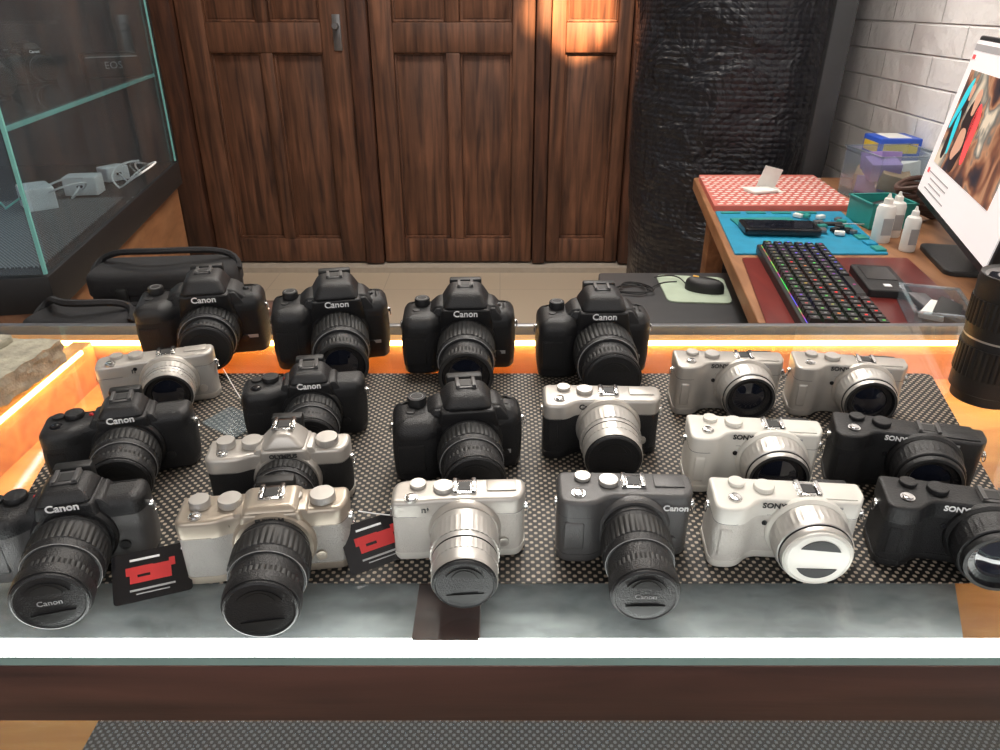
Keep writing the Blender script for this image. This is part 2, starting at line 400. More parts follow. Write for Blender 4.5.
mb=MB(); mb.box(((xl+xr)/2,.8605,.9395),(xr-xl-.05,.004,.005),'led_warm'); child(mb,'led_strip_back',root)
mb=MB(); mb.box((-.518,.6,.9410),(.003,.46,.004),'led_warm'); mb.box((.70,.6,.9410),(.003,.46,.004),'led_warm'); child(mb,'side_fill_strip',root)  # added warm strips light the side wood, right one mostly unseen
mb=MB(); mb.box(((xl+xr)/2,.898,.936),(xr-xl,.012,.028),'grey_metal',.003); child(mb,'rear_rail',root)
mb=MB()
mb.box(((xl+xr)/2,.62,.66),(xr-xl-.04,.50,.02),'wood_oak'); mb.box(((xl+xr)/2,.62,.33),(xr-xl-.04,.5,.64),'wood_beam')
mb.box((xl+.01,.62,.44),(.02,.52,.88),'wood_beam'); mb.box((xr-.01,.62,.44),(.02,.52,.88),'wood_beam'); mb.box(((xl+xr)/2,.87,.44),(xr-xl-.04,.015,.88),'wood_oak')
child(mb,'lower_case',root)
mb=MB(); mb.box((.12,.62,.672),(1.06,.46,.003),'mesh_mat_grey'); child(mb,'lower_mat',root)
mb=MB(); mb.box(((xl+xr)/2,.362,.77),(xr-xl-.04,.005,.20),'glass_cab'); child(mb,'lower_glass',root)
mb=MB(); mb.box(((xl+xr)/2,.384,.872),(xr-xl-.06,.010,.006),'led_cool'); child(mb,'lower_fill_strip',root)  # strip added under the beam to light the lower shelf

mb=MB(); mb.prism(rpoly([(-.345,.413),(.40,.413),(.49,.752),(-.340,.752),(-.425,.60),(-.395,.47)],.01),.9502,.9510,'mesh_mat'); mb.make('non_slip_mat')

# ------------------------------------------------------------------ cameras
def lens_prof(kind,r,L,bc='blk',ring='blk_gloss'):
    K='rubber'; P=[]
    a=P.append
    if kind=='zoom':
        a((-.002,r*.88,'chrome',0)); a((.003,r*.88,'chrome',0)); a((.003,r*.90,bc,0)); a((.14*L,r*.93,bc,0)); a((.15*L,r*.90,bc,0)); a((.18*L,r*.90,bc,0)); a((.19*L,r*.96,bc,0))
        a((.24*L,r*.99,bc,0)); a((.25*L,r*1.0,K,1)); a((.50*L,r*1.0,K,1)); a((.51*L,r*.965,bc,0)); a((.60*L,r*.950,bc,0)); a((.60*L,r*.940,'ink_grey' if bc=='blk' else bc,0)); a((.606*L,r*.935,'ink_grey' if bc=='blk' else bc,0))
        a((.612*L,r*.89,bc,0)); a((.78*L,r*.88,bc,0)); a((.78*L,r*.915,K,1)); a((.86*L,r*.915,K,1)); a((.865*L,r*.93,bc,0)); a((.97*L,r*.93,bc,0)); a((L,r*.90,bc,0))
    elif kind=='tele':   # slimmer dslr zoom with a broad zoom ring and stepped nose
        a((-.002,r*.92,'chrome',0)); a((.003,r*.92,'chrome',0)); a((.003,r*.95,bc,0)); a((.10*L,r*1.0,bc,0)); a((.16*L,r*1.0,bc,0)); a((.17*L,r*1.03,K,1)); a((.55*L,r*1.03,K,1)); a((.56*L,r*.99,bc,0)); a((.62*L,r*.97,bc,0))
        a((.62*L,r*.95,'ink_grey',0)); a((.628*L,r*.95,'ink_grey',0)); a((.63*L,r*.86,bc,0)); a((.80*L,r*.85,bc,0)); a((.80*L,r*.90,K,1)); a((.92*L,r*.90,K,1)); a((.925*L,r*.92,bc,0)); a((.985*L,r*.92,bc,0)); a((L,r*.89,bc,0))
    elif kind=='silver':
        a((-.002,r*.92,'chrome',0)); a((.003,r*.92,'chrome',0)); a((.003,r*.96,bc,0)); a((.22*L,r*.98,bc,0)); a((.22*L,r,bc,0)); a((.52*L,r,bc,1)); a((.52*L,r*.96,bc,0)); a((.60*L,r*.94,bc,0)); a((.60*L,r*.90,'ink_black',0)); a((.63*L,r*.90,'ink_black',0))
        a((.63*L,r*.94,bc,0)); a((.80*L,r*.94,bc,1)); a((.80*L,r*.92,bc,0)); a((.97*L,r*.92,bc,0)); a((L,r*.89,bc,0))
    else:
        a((-.002,r*.95,'chrome',0)); a((.003,r*.95,'chrome',0)); a((.003,r*.98,bc,0)); a((.30*L,r,bc,0)); a((.38*L,r*1.0,bc,1)); a((.62*L,r*1.0,bc,1)); a((.66*L,r*.97,bc,0)); a((.80*L,r*.96,bc,0)); a((.82*L,r*.93,bc,0)); a((.82*L,r*.88,'blk',0)); a((.85*L,r*.88,'blk',0)); a((.85*L,r*.90,bc,0)); a((.97*L,r*.89,bc,0)); a((L,r*.87,bc,0))
    return P
def camera(name,X,Y,yaw,W,h=.057,t=.03,top='blk',skin='blk_skin',low=None,hump=None,grip=.010,gw=.026,
           lens=('zoom',.029,.06,'blk'),lx=.006,front='cap',capmat='blk',text=None,tsize=.009,tpos=None,tmat='ink_white',style='evf',tilt=None,captext=None,z=None,bt=None,rc=.008,sony=False,strapring=True):
    low=low or top
    mb=MB(); kind,r,L,lb=lens
    lz=max(h*.50,r*1.03+.001)
    w2=W/2
    bt=bt or {'dslr':.013,'evf':.008}.get(style,.0035)
    gr=min(.014,grip*.9+.003)
    def outline(sx=1.0,g=grip,so=0.0):
        return rpoly([(-w2*sx,t,rc),(-w2*sx,-g,gr),(-w2*sx+gw,-g,gr),(-w2*sx+gw+.012,0,.008),(lx,0,.001),(w2*sx-.006,0,rc*.75),(w2*sx,.010,rc*1.2),(w2*sx,t,rc)],.009,6)
    if style in('dslr','evf'):
        S=[]
        N=11
        for k in range(N):
            u=.12+(.74-.12)*k/(N-1)
            bulge=1-.030*((u-.45)/.45)**2
            g=grip*(1.0-.35*((u-.50)/.5)**2)
            S.append((outline(bulge*.997,g),h*u))
        mb.loft(S,skin)
        o0=outline(1-.030*((.06-.45)/.45)**2,grip*.70)
        mb.prism(o0,0,h*.125,low,bb=.003)
        outT=outline(1-.030*((.74-.45)/.45)**2,grip*.92)
        mb.prism(outT,h*.735,h,top,bt=min(bt,h*.25))
    else:
        out=outline()
        ins=[(p[0]*.992,p[1]*.985+.0003) for p in out]
        mb.prism(out,0,h*.13,low,bb=.002)
        mb.prism(ins,h*.13,h*.74,skin)
        mb.prism(out,h*.74,h,top,bt=min(bt,h*.24))
        mb.prism([(p[0]*1.001,p[1]*1.001) for p in out],h*.745,h*.752,'ink_black')
    if grip>.008:
        mb.prism(rpoly([(-w2+.005,-grip-.0006),(-w2+gw-.006,-grip-.0006),(-w2+gw-.006,-grip+.006),(-w2+.005,-grip+.006)],.002,3),h*.20,h*.68,skin,bt=.003,bb=.003)
    if lz+r*1.06<h+.012: mb.lathe([(0,r*1.08,top,0),(.0035,r*1.07,top,0),(.006,r*1.0,top,0)],T((lx,.001,lz))@RX(90),seg=64)
    if sony:   # corner finder, built-in flash lid
        mb.box((w2-.020,t+.002,h-.009),(.026,.008,.015),'blk',.002)
        mb.box((w2-.022,t*.45,h+.0004),(.030,t*.62,.0012),top,.0005)
        mb.box((lx+r*.62,-.0006,h*.92),(.010,.0012,.0016),'ink_grey',.0002)
    topz=h
    if hump:
        hw,hh,tf,fy=hump
        b0=h*.70
        if style=='dslr':
            mb.hull([(lx-w2*.78,.004,h-.010),(lx+w2*.72,.004,h-.010),(lx+w2*.72,t*.92,h-.010),(lx-w2*.78,t*.92,h-.010)],
                    [(lx-hw*.60,.002,h+hh*.34),(lx+hw*.60,.002,h+hh*.34),(lx+hw*.60,t*.88,h+hh*.34),(lx-hw*.60,t*.88,h+hh*.34)],top,.004,4)
        mb.hull([(lx-hw*.95,.001,b0),(lx+hw*.95,.001,b0),(lx+hw*.95,t*.95,b0),(lx-hw*.95,t*.95,b0)],
                [(lx-hw*.62,.000,h+hh*.22),(lx+hw*.62,.000,h+hh*.22),(lx+hw*.62,t*.9,h+hh*.22),(lx-hw*.62,t*.9,h+hh*.22)],top,.002)
        mb.hull([(lx-hw*.60,-.003,b0),(lx+hw*.60,-.003,b0),(lx+hw*.60,t*.95,b0),(lx-hw*.60,t*.95,b0)],
                [(lx-hw*.5,-fy,h+hh*.30),(lx+hw*.5,-fy,h+hh*.30),(lx+hw*.55,t*.98,h+hh*.30),(lx-hw*.55,t*.98,h+hh*.30)],top,.003,3)
        mb.hull([(lx-hw*.5,-fy,h+hh*.24),(lx+hw*.5,-fy,h+hh*.24),(lx+hw*.55,t*.98,h+hh*.24),(lx-hw*.55,t*.98,h+hh*.24)],
                [(lx-hw*.5*tf,-fy*.3+.002,h+hh),(lx+hw*.5*tf,-fy*.3+.002,h+hh),(lx+hw*.5*tf,t*.9,h+hh),(lx-hw*.5*tf,t*.9,h+hh)],top,.0065 if style=='dslr' else .004,5)
        topz=h+hh
        mb.box((lx,t+.004,h+hh*.45),(hw*.7,.010,hh*.8+.006),'rubber',.002)
    sx=lx; sy=t*.55
    sm='gunmetal' if top=='blk' else 'chrome'
    mb.box((sx,sy,topz+.0006),(.018,.016,.0012),sm,.0003)
    for sg in (-1,1):
        mb.box((sx+sg*.0082,sy,topz+.0018),(.0010,.016,.0024),sm,.0003); mb.box((sx+sg*.0070,sy,topz+.0029),(.0032,.016,.0007),sm,.0003)
    mb.box((sx,sy,topz+.0014),(.009,.010,.0006),'ink_black')
    dm='blk' if top=='blk' else ('silver_lens' if top!='white_paint' else 'white_paint')
    def dial(x,y,rr,hh_,m=dm,z0=h):
        mb.lathe([(-.001,rr*.9,m,0),(.0006,rr*.9,m,0),(.0006,rr,m,1),(hh_*.85,rr,m,1),(hh_,rr*.93,m,0),(hh_+.0001,rr*.5,m,0)],T((x,y,z0)),seg=64,kn=2,kd=.965)
    def btn(x,y,rr,m='chrome',z0=h): mb.lathe([(-.001,rr*1.25,dm,0),(.0010,rr*1.25,dm,0),(.0010,rr,m,0),(.0022,rr*.95,m,0),(.0026,rr*.6,m,0)],T((x,y,z0)),seg=24)
    if style=='dslr':
        dial(-w2+.023,t*.60,.0085,.008); btn(-w2+.016,-grip*.15,.0042,'blk_gloss',h-.004); dial(-w2+.017,t*.22,.0045,.001)
        mb.tube([(-w2+.023+.0055*math.cos(a),t*.60+.0055*math.sin(a),h+.0083) for a in [i*math.pi/8 for i in range(17)]],.0003,'ink_grey',4)
        btn(w2-.020,t*.5,.003,'blk')
        mb.box((w2-.003,t*.55,h*.45),(.004,t*.55,h*.5),'rubber',.001)
        mb.lathe([(0,.0032,'blk_gloss',0),(.002,.0032,'blk_gloss',0),(.0025,.002,'blk_gloss',0)],T((-w2+gw+.010,.001,h*.62))@RX(90),seg=16)
        mb.box((w2-.018,-.0004,h*.30),(.012,.001,.004),'ink_grey',.0003)
    elif style=='retro':
        dial(w2-.018,t*.45,.0092,.0060); dial(w2-.038,t*.55,.0055,.0035)
        dial(-w2+.036,t*.5,.0085,.006); dial(-w2+.015,t*.52,.0075,.0065); btn(-w2+.014,.002,.0036)
    elif style=='flat':
        dial(-w2+.038,t*.5,.0075,.0040); dial(-w2+.019,t*.68,.0062,.0030); btn(-w2+.015,t*.1-grip*.2,.0040)
        if not sony: mb.box((w2-.018,t*.6,h+.0006),(.022,t*.5,.0012),top,.0005)
    else:
        dial(-w2+.027,t*.58,.0078,.0045); btn(-w2+.015,.003,.0040,'blk_gloss' if top=='blk' else 'chrome',h-.0005); dial(-w2+.014,t*.62,.0050,.0020); btn(-w2+.040,t*.55,.0016,'ink_red',h-.0005)
    for sg in (-1,1):
        mb.box((sg*(w2+.000),t*.45,h*.72),(.004,.005,.005),'chrome',.001)
        rg=[(sg*(w2+.002),t*.45+.0035*math.cos(a),h*.72-.003+.004*math.sin(a)) for a in [i*math.pi/6 for i in range(13)]]
        mb.tube(rg,.0005,'chrome',5)
    mb.box((-.006,t+.002,h*.46),(W*.58,.005,h*.72),'blk_gloss',.001)
    if lx+r*1.15<w2-.006: mb.lathe([(0,.004,top,0),(.0018,.004,top,0),(.002,.003,top,0)],T((lx+r*1.15,.0,h*.28))@RX(90),seg=18)
    mb.lathe([(0,.0020,'blk_gloss',0),(.001,.0020,'blk_gloss',0)],T((lx-r*1.12,.0,h*(.62 if sony else .86)))@RX(90),seg=14)
    P=lens_prof(kind,r,L,lb); re=P[-1][1]
    ML=T((lx,0,lz))@RX(90)
    if front=='cap':
        cm=capmat
        P+= [(L,re*.97,cm,0),(L+.0015,re*.96,cm,0),(L+.0025,re*.90,cm,0),(L+.0019,re*.87,cm,0),(L+.0019,re*.3,cm,0)]
        mb.lathe(P,ML,seg=120,kd=.972)
        for sg in (-1,1):
            pts=[(re*.66*math.cos(R(a)),sg*re*.70*math.sin(R(a))) for a in range(28,153,8)]
            mb.prism(pts,L+.0017,L+.0026,'ink_black' if cm!='blk' else 'rubber',M=ML)
            if cm=='blk':
                pts=[(p[0]*.72,p[1]*.86+sg*re*.03) for p in pts]
                mb.prism(pts,L+.0024,L+.0030,'rubber',M=ML)
        if captext: mb.text(captext,re*.24,'ink_grey' if cm=='blk' else 'ink_black',T((lx,-L-.0021,lz))@RX(90))
    else:
        P+= [(L,re*.90,'ink_black',0),(L-.004,re*.84,'blk_gloss',1),(L-.005,re*.66,'blk_gloss',0),(L-.0065,re*.62,'blk',0)]
        gl='front_glass'
        P+= [(L-.0065,re*.60,gl,0),(L-.005,re*.42,gl,0),(L-.0042,re*.2,gl,0),(L-.004,re*.05,gl,0)]
        mb.lathe(P,ML,seg=120,kd=.972)
    if text:
        tx,tz,ty=tpos if tpos else (lx,h+ (hump[1]*.02 if hump else -h*.13),-(hump[3]*.8 if hump else 0))
        mb.text(text,tsize,tmat,T((tx,ty-.0008,tz))@RX(90),bold=.0002)
    if tilt is None: tilt=math.degrees(math.atan2(max(0,lz-r*1.03),L+.004))
    z=.9514 if z is None else z
    return mb.make(name,T((X,Y,z+grip*math.sin(R(tilt))))@RZ(yaw)@RX(tilt))

D=dict(h=.070,t=.042,grip=.017,gw=.034,hump=(.052,.024,.66,.010),style='dslr',text='Canon',tsize=.0100)
def dslr(X,Y,yaw,W,lens=('tele',.0315,.060,'blk'),fr='glass',**k):
    d=dict(D); d.update(k)
    d['tpos']=(.008,d['h']+.0030,-.0102)
    return camera('dslr_camera',X,Y,yaw,W,lens=lens,lx=.008,front=fr,**d)
dslr(-.345,.795,12,.142,lens=('tele',.0320,.052,'blk'),fr='cap',h=.074)
dslr(-.192,.780,12,.132,lens=('tele',.0310,.082,'blk'),h=.074)
dslr(-.046,.762,2,.128,lens=('tele',.0310,.084,'blk'))
dslr(.105,.752,1,.128,lens=('tele',.0330,.082,'blk'),fr='cap')
dslr(-.036,.556,7,.116,lens=('zoom',.0285,.060,'blk'),fr='cap',h=.060,t=.034,text=None,hump=(.046,.018,.66,.008))
H1=dict(hump=(.038,.013,.68,.006),style='evf',text='Canon',tsize=.0082)
def ml(X,Y,yaw,W,**k): return camera('mirrorless_camera',X,Y,yaw,W,**k)
ml(-.350,.676,18,.112,h=.054,t=.025,rc=.012,top='silver',skin='grey_skin',grip=.003,lens=('silver',.0265,.034,'silver_lens'),front='glass',style='flat',text='Canon',tsize=.008,tpos=(-.030,.045,-.0003),tmat='ink_black',lx=.010)
ml(-.184,.612,10,.115,lens=('zoom',.0265,.050,'blk'),tpos=(.006,.0600,-.0062),front='cap',**H1)
ml(-.330,.548,16,.122,h=.057,lens=('zoom',.0275,.055,'blk'),tpos=(.006,.0605,-.0062),front='cap',capmat='blk',**H1)
ml(-.316,.428,14,.115,h=.056,skin='gunmetal',low='gunmetal',lens=('zoom',.0270,.066,'blk'),tpos=(.006,.0595,-.0062),front='cap',captext='Canon',**H1)
ml(-.180,.505,6,.114,h=.053,t=.026,rc=.006,top='silver',skin='blk_skin',hump=(.036,.017,.36,.006),grip=.006,lens=('zoom',.0255,.036,'blk'),front='glass',style='retro',text='OLYMPUS',tsize=.0050,tpos=(.006,.0535,-.0062),tmat='ink_black')
ml(-.168,.421,7,.119,h=.056,t=.028,rc=.006,top='champagne',skin='grey_skin',low='champagne',hump=(.040,.006,.78,.004),grip=.005,lens=('zoom',.0275,.064,'blk'),front='cap',style='retro',text='FUJIFILM',tsize=.0055,tpos=(.006,.0530,-.0045),tmat='ink_black')
ml(-.030,.440,2,.099,h=.055,t=.026,rc=.012,top='silver',skin='white_skin',low='white_paint',grip=.002,gw=.02,lens=('silver',.0250,.056,'silver_lens'),front='cap',capmat='blk',style='flat',text='Canon',tsize=.0075,tpos=(-.034,.047,-.0006),tmat='ink_black',lx=.004)
ml(.093,.585,-2,.108,h=.057,top='silver',skin='blk_skin',low='blk',lens=('silver',.0275,.052,'silver_lens'),front='cap',grip=.011,style='flat',text='Canon',tsize=.007,tpos=(-.012,.050,-.0006),tmat='ink_black',gw=.020)
ml(.093,.443,-2,.101,h=.056,top='gunmetal',skin='gunmetal',low='gunmetal',lens=('zoom',.0255,.070,'blk'),front='cap',grip=.010,style='flat',text='Canon',tsize=.007,tpos=(.036,.046,-.0006),lx=.006,captext='Canon')
def em(X,Y,yaw,W,top,skin,lb,front='glass',tm='ink_black',**k):
    a=dict(h=.055,t=.026,grip=.014,gw=.020,style='flat',text='SONY',tsize=.0062,sony=True,rc=.004,bt=.0022); a.update(k)
    return camera('mirrorless_camera',X,Y,yaw,W,top=top,skin=skin,low=top,lens=('pancake',.0275,.030,lb),lx=.015,front=front,tmat=tm,tpos=(-.0115,.0505,-.0006),**a)
em(.232,.668,-3,.110,'silver','silver','silver_lens')
em(.350,.660,-10,.110,'silver','silver','silver_lens')
em(.216,.532,-6,.112,'white_paint','white_paint','silver_lens')
em(.343,.528,-16,.119,'blk','blk_skin','blk',tm='ink_white')
em(.211,.438,-5,.110,'white_paint','white_skin','silver_lens',front='cap',capmat='white_paint')
em(.341,.432,-13,.120,'blk','blk_skin','blk',tm='ink_white')
mb=MB(); r=.036
mb.lathe([(0,r*.85,'blk',0),(.010,r*.85,'blk',0),(.012,r*.96,'blk',0),(.030,r*.96,'blk',0),(.030,r,'rubber',1),(.062,r,'rubber',1),(.062,r*.96,'blk',0),(.070,r*.96,'blk',0),(.070,r*.955,'silver_lens',0),(.072,r*.955,'silver_lens',0),(.072,r*.96,'blk',0),(.085,r*.97,'blk',0),(.085,r*1.02,'rubber',1),(.112,r*1.02,'rubber',1),(.112,r*.98,'blk',0),(.130,r*1.0,'blk',0),(.136,r*.97,'blk',0),(.134,r*.85,'blk_gloss',0),(.133,r*.5,'front_glass',0)],seg=120,kd=.97)
mb.make('telephoto_lens',T((.518,.700,.9502))@RZ(10))

def tag(X,Y,z,rx,rz,string=None,white=False):
    base='blk_gloss' if not white else 'clear_plastic'
    mb=MB(); mb.prism(rpoly([(-.026,-.018),(.026,-.018),(.026,.018),(.019,.018),(-.026,.018)],.003,3),0,.0007,base)
    if not white:
        for i,(x,y,w,h) in enumerate(((-.008,.004,.018,.006),(.006,.002,.014,.009),(.0,-.003,.026,.004),(-.012,.000,.005,.010),(.014,.006,.004,.006))): mb.box((x,y,.0008+.00005*i),(w,h,.0003),'ink_red')
        mb.box((0,-.010,.0008),(.030,.0014,.0003),'ink_grey'); mb.box((0,-.013,.0008),(.022,.0008,.0003),'ink_grey'); mb.box((-.004,.012,.0008),(.02,.0016,.0003),'ink_white')
    M=T((X,Y,z))@RZ(rz)@RX(rx)
    if string: mb.tube(arc((.021,.013,.001),tuple(M.inverted()@Vector(string)),.004),.0005,'ink_white',5)
    mb.make('price_tag',M)
tag(-.250,.410,.9625,34,20,string=(-.238,.437,.985))
tag(-.092,.440,.967,52,30,string=(-.104,.440,.995))
tag(-.268,.640,.9530,4,-35,string=(-.290,.695,.985),white=True)

# foam block at the left
mb=MB()
bm=bmesh.new(); bmesh.ops.create_cube(bm,size=1)
bmesh.ops.subdivide_edges(bm,edges=list(bm.edges),cuts=12,use_grid_fill=True)
for v in bm.verts:
    n=Vector((math.sin(v.co.y*23+v.co.z*9),math.cos(v.co.x*19+v.co.z*15),math.sin(v.co.x*13+v.co.y*31)))
    v.co=Vector((v.co.x*.13,v.co.y*.13,v.co.z*.028))+n*.0010+Vector([random.uniform(-.0006,.0006) for _ in range(3)])
mb.addbm(bm,'foam'); mb.box((-.02,.03,.018),(.07,.05,.010),'foam',.002)
mb.make('foam_block',T((-.578,.722,.9665))@RZ(-6),ang=60)

# ------------------------------------------------------------------ glass cabinet left
MC=T((-.815,1.27,0))@RZ(9.7)
cab=bpy.data.objects.new('glass_display_cabinet',None); scene.collection.objects.link(cab)
def cabpart(name,fn):
    mb=MB(); mb.M=MC; fn(mb); o=mb.make(name); o.parent=cab
w_,l_=.62,1.10
def f(mb):
    mb.box((-w_/2,l_/2,.41),(w_-.03,l_-.03,.82),'wood_desk',.004)
    mb.box((-w_/2,l_/2,.850),(w_,l_,.070),'blk',.003)
    mb.box((-w_/2,l_-.008,1.42),(w_,.016,1.08),'board_grey'); mb.box((-w_+.008,l_/2,1.42),(.016,l_,1.08),'board_grey')
    mb.box((-w_/2,l_/2,1.97),(w_,l_,.03),'blk',.003)
    mb.box((-.009,l_-.009,1.42),(.018,.018,1.08),'blk')
cabpart('carcass',f)
cabpart('deck_mat',lambda mb: mb.box((-w_/2,l_*.30,.8875),(w_-.06,l_*.5,.003),'mesh_mat_grey'))
cabpart('glass_side',lambda mb:(mb.box((-.004,l_/2,1.42),(.006,l_-.04,1.06),'glass_cab')))
cabpart('glass_front',lambda mb:(mb.box((-w_/2,.004,1.42),(w_-.02,.006,1.06),'glass_cab')))
cabpart('glass_corner_edge',lambda mb:(mb.box((-.003,.002,1.42),(.006,.006,1.06),'glass_edge'),mb.box((-.001,l_*.97,1.42),(.004,.005,1.06),'glass_edge')))
cabpart('glass_shelf',lambda mb:(mb.box((-w_/2-.008,l_/2,1.135),(w_-.04,l_-.05,.008),'glass_cab'),mb.box((-.016,l_/2,1.135),(.003,l_-.05,.009),'glass_edge')))
cabpart('led_strip',lambda mb:(mb.box((-w_+.03,l_/2,1.122),(.01,l_-.2,.008),'led_cool'),mb.box((-w_+.03,l_/2,1.945),(.01,l_-.2,.008),'led_cool')))
def charger(x,y,rz,s=1):
    mb=MB(); mb.prism(rpoly([(-.03*s,-.022*s),(.03*s,-.022*s),(.03*s,.022*s),(-.03*s,.022*s)],.006),0,.034*s,'cable_white',bt=.004,bb=.002)
    mb.box((0,-.0225*s,.017*s),(.014,.002,.006),'ink_black'); 
    for sg in(-1,1): mb.box((sg*.008,.03*s,.017*s),(.002,.018,.007),'chrome')
    pts=[(0,-.024*s,.017*s)]
    for i in range(30):
        a=i/29*math.pi*2.2; pts.append((.07*math.sin(a)*(.7+.3*i/29)-.01,-.07-.045*(1-math.cos(a)),.004+.05*abs(math.sin(a*.7))))
    mb.tube(pts,.0025,'cable_white' if s<1.4 else 'cable_teal',6)
    mb.make('wall_charger',T((x,y,.8892))@RZ(rz))
charger(-1.06,1.90,10,1.35); charger(-1.10,1.76,-50,1.5); charger(-1.06,2.06,60,1.1)
DC={k:v for k,v in D.items()}
camera('dslr_camera',-1.20,2.05,60,.13,lens=('zoom',.033,.05,'blk'),z=1.1395,**DC,lx=.008,tpos=(.008,.0735,-.0118))
camera('dslr_camera',-1.12,1.72,70,.13,lens=('zoom',.033,.05,'blk'),z=1.1395,**DC,lx=.008,tpos=(.008,.0735,-.0118))
mb=MB(); mb.box((0,0,.03),(.14,.09,.06),'blk',.003); mb.text('EOS',.026,'ink_grey',T((0,-.0456,.03))@RX(90)); mb.box((0,-.0452,.052),(.13,.001,.003),'ink_grey')
mb.make('camera_box',T((-1.09,2.24,1.1395))@RZ(35))

# ------------------------------------------------------------------ bench with bags
mb=MB()
mb.box((0,0,.79),(.34,.42,.025),'wood_door_dark',.004)
for sx in(-1,1):
    for sy in(-1,1): mb.box((sx*.15,sy*.19,.39),(.035,.035,.78),'wood_door_dark',.003)
mb.box((0,0,.25),(.30,.38,.02),'wood_door_dark')
mb.make('side_bench',T((-.605,1.16,0)))
def bag(name,X,Y,z,rz,w,d,h):
    mb=MB()
    mb.prism(rpoly([(-w/2,-d/2),(w/2,-d/2),(w/2,d/2),(-w/2,d/2)],.03,6),0,h,'fabric_black',bt=.02,bb=.012)
    mb.prism(rpoly([(-w/2*1.02,-d/2*1.06),(w/2*1.02,-d/2*1.06),(w/2*1.02,d/2),(-w/2*1.02,d/2)],.03,6),h*.6,h*1.05,'fabric_black',bt=.015,bb=.004)
    mb.box((0,-d/2-.010,h*.30),(w*.6,.022,h*.45),'fabric_black',.008)
    for sx in(-1,1): mb.box((sx*w*.25,-d/2-.008,h*.62),(.018,.012,.03),'rubber',.002)
    mb.tube([(w*.5*math.cos(a)*1.03,.0+.02*math.sin(a*3),h*.9+h*.45*math.sin(a)) for a in [i*math.pi/24 for i in range(25)]],.006,'fabric_black',6)
    mb.make(name,T((X,Y,z))@RZ(rz))
bag('camera_bag',-.61,1.295,.803,6,.25,.11,.095)
bag('camera_bag',-.675,1.11,.803,-8,.16,.10,.075)
mb=MB(); mb.prism(rpoly([(-.06,-.045),(.06,-.045),(.06,.045),(-.06,.045)],.01),0,.030,'gunmetal',bt=.004); mb.prism(rpoly([(-.05,-.036),(.05,-.036),(.05,.036),(-.05,.036)],.01),.030,.033,'brown_leather')
mb.tube(arc((-.04,-.02,.036),(.04,.02,.036),.02,side=(0,1,.2)),.004,'brown_leather')
mb.make('leather_case',T((-.51,1.03,.803))@RZ(0))

# ------------------------------------------------------------------ desk
mb=MB()
top=[(.395,.985),(1.095,.985),(1.095,2.15),(.555,2.15)]
mb.prism(rpoly(top,.01,3),.846,.876,'wood_desk',bt=.003)
for p in ((.62,2.08),(1.05,2.08),(1.05,1.05),(.47,1.05)): mb.box((p[0],p[1],.423),(.05,.05,.846),'wood_desk',.003)
mb.box((.84,2.10,.80),(.42,.02,.09),'wood_desk')
mb.prism(rpoly([(.16,.99),(.66,.99),(.66,1.54),(.215,1.54)],.01),.775,.80,'table_dark',bt=.003)
for p in((.22,1.03),(.26,1.50),(.62,1.50)): mb.box((p[0],p[1],.3875),(.03,.03,.775),'table_dark',.003)
mb.make('desk')
mb=MB(); mb.prism(rpoly([(.405,1.0),(.74,1.0),(.80,1.40),(.475,1.40)],.006,3),.8763,.8793,'wood_maroon',bt=.001); mb.make('desk_pad')
mb=MB(); mb.prism(rpoly([(-.215,-.066),(.215,-.066),(.215,.066),(-.215,.066)],.006),0,.016,'blk',bt=.003)
mb.box((0,0,.0163),(.41,.118,.001),'rgb_glow')
for rr in range(6):
    x=-.203; y=.049-rr*.0197; i=0
    while x<.196:
        kw=.019
        if rr==5 and -.10<x<-.02: kw=.105
        kw=min(kw,.205-x); i+=1
        if kw>.008:
            a=kw/2-.0007;b_=.0090; cx=x+kw/2
            mb.hull([(cx-a,y-b_,.0170),(cx+a,y-b_,.0170),(cx+a,y+b_,.0170),(cx-a,y+b_,.0170)],[(cx-a*.80,y-b_*.72,.0265),(cx+a*.80,y-b_*.72,.0265),(cx+a*.80,y+b_*.82,.0265),(cx-a*.80,y+b_*.82,.0265)],'blk')
            mb.box((cx,y,.0267),(.003,.004,.0004),'rgb_glow' if (i+rr)%2==0 else 'ink_grey')
        x+=kw
mb.make('mechanical_keyboard',T((.548,1.215,.8796))@RZ(82))
# monitor
mon=bpy.data.objects.new('computer_monitor',None); scene.collection.objects.link(mon)
MM=T((.755,1.10,.940))@RZ(72.5)@RX(8)
W_,Hh=.60,.330
mb=MB(); mb.M=MM
mb.box((W_/2,-.012,Hh/2),(W_,.022,Hh),'blk',.004); 
mb.box((W_/2,-.035,Hh/2),(W_*.5,.03,Hh*.5),'blk',.01)
child(mb,'housing',mon)
mb=MB(); mb.M=MM
mb.box((W_/2,.0005,Hh/2+.003),(W_-.016,.002,Hh-.024),'screen_white')
mb.box((W_-.05-.22,.0018,Hh*.53),(.44,.001,Hh*.56),'screen_image')
def blob(dx,dz,sx,sz,ro,m,k): mb.prism([(sx/2*math.cos(a)*(1+.18*math.sin(3*a)),Hh*sz/2*math.sin(a)) for a in [i*math.pi/12 for i in range(24)]],0,.0004,m,M=T((W_-dx,.0028+k*.0002,Hh*dz))@RX(90)@RZ(ro))
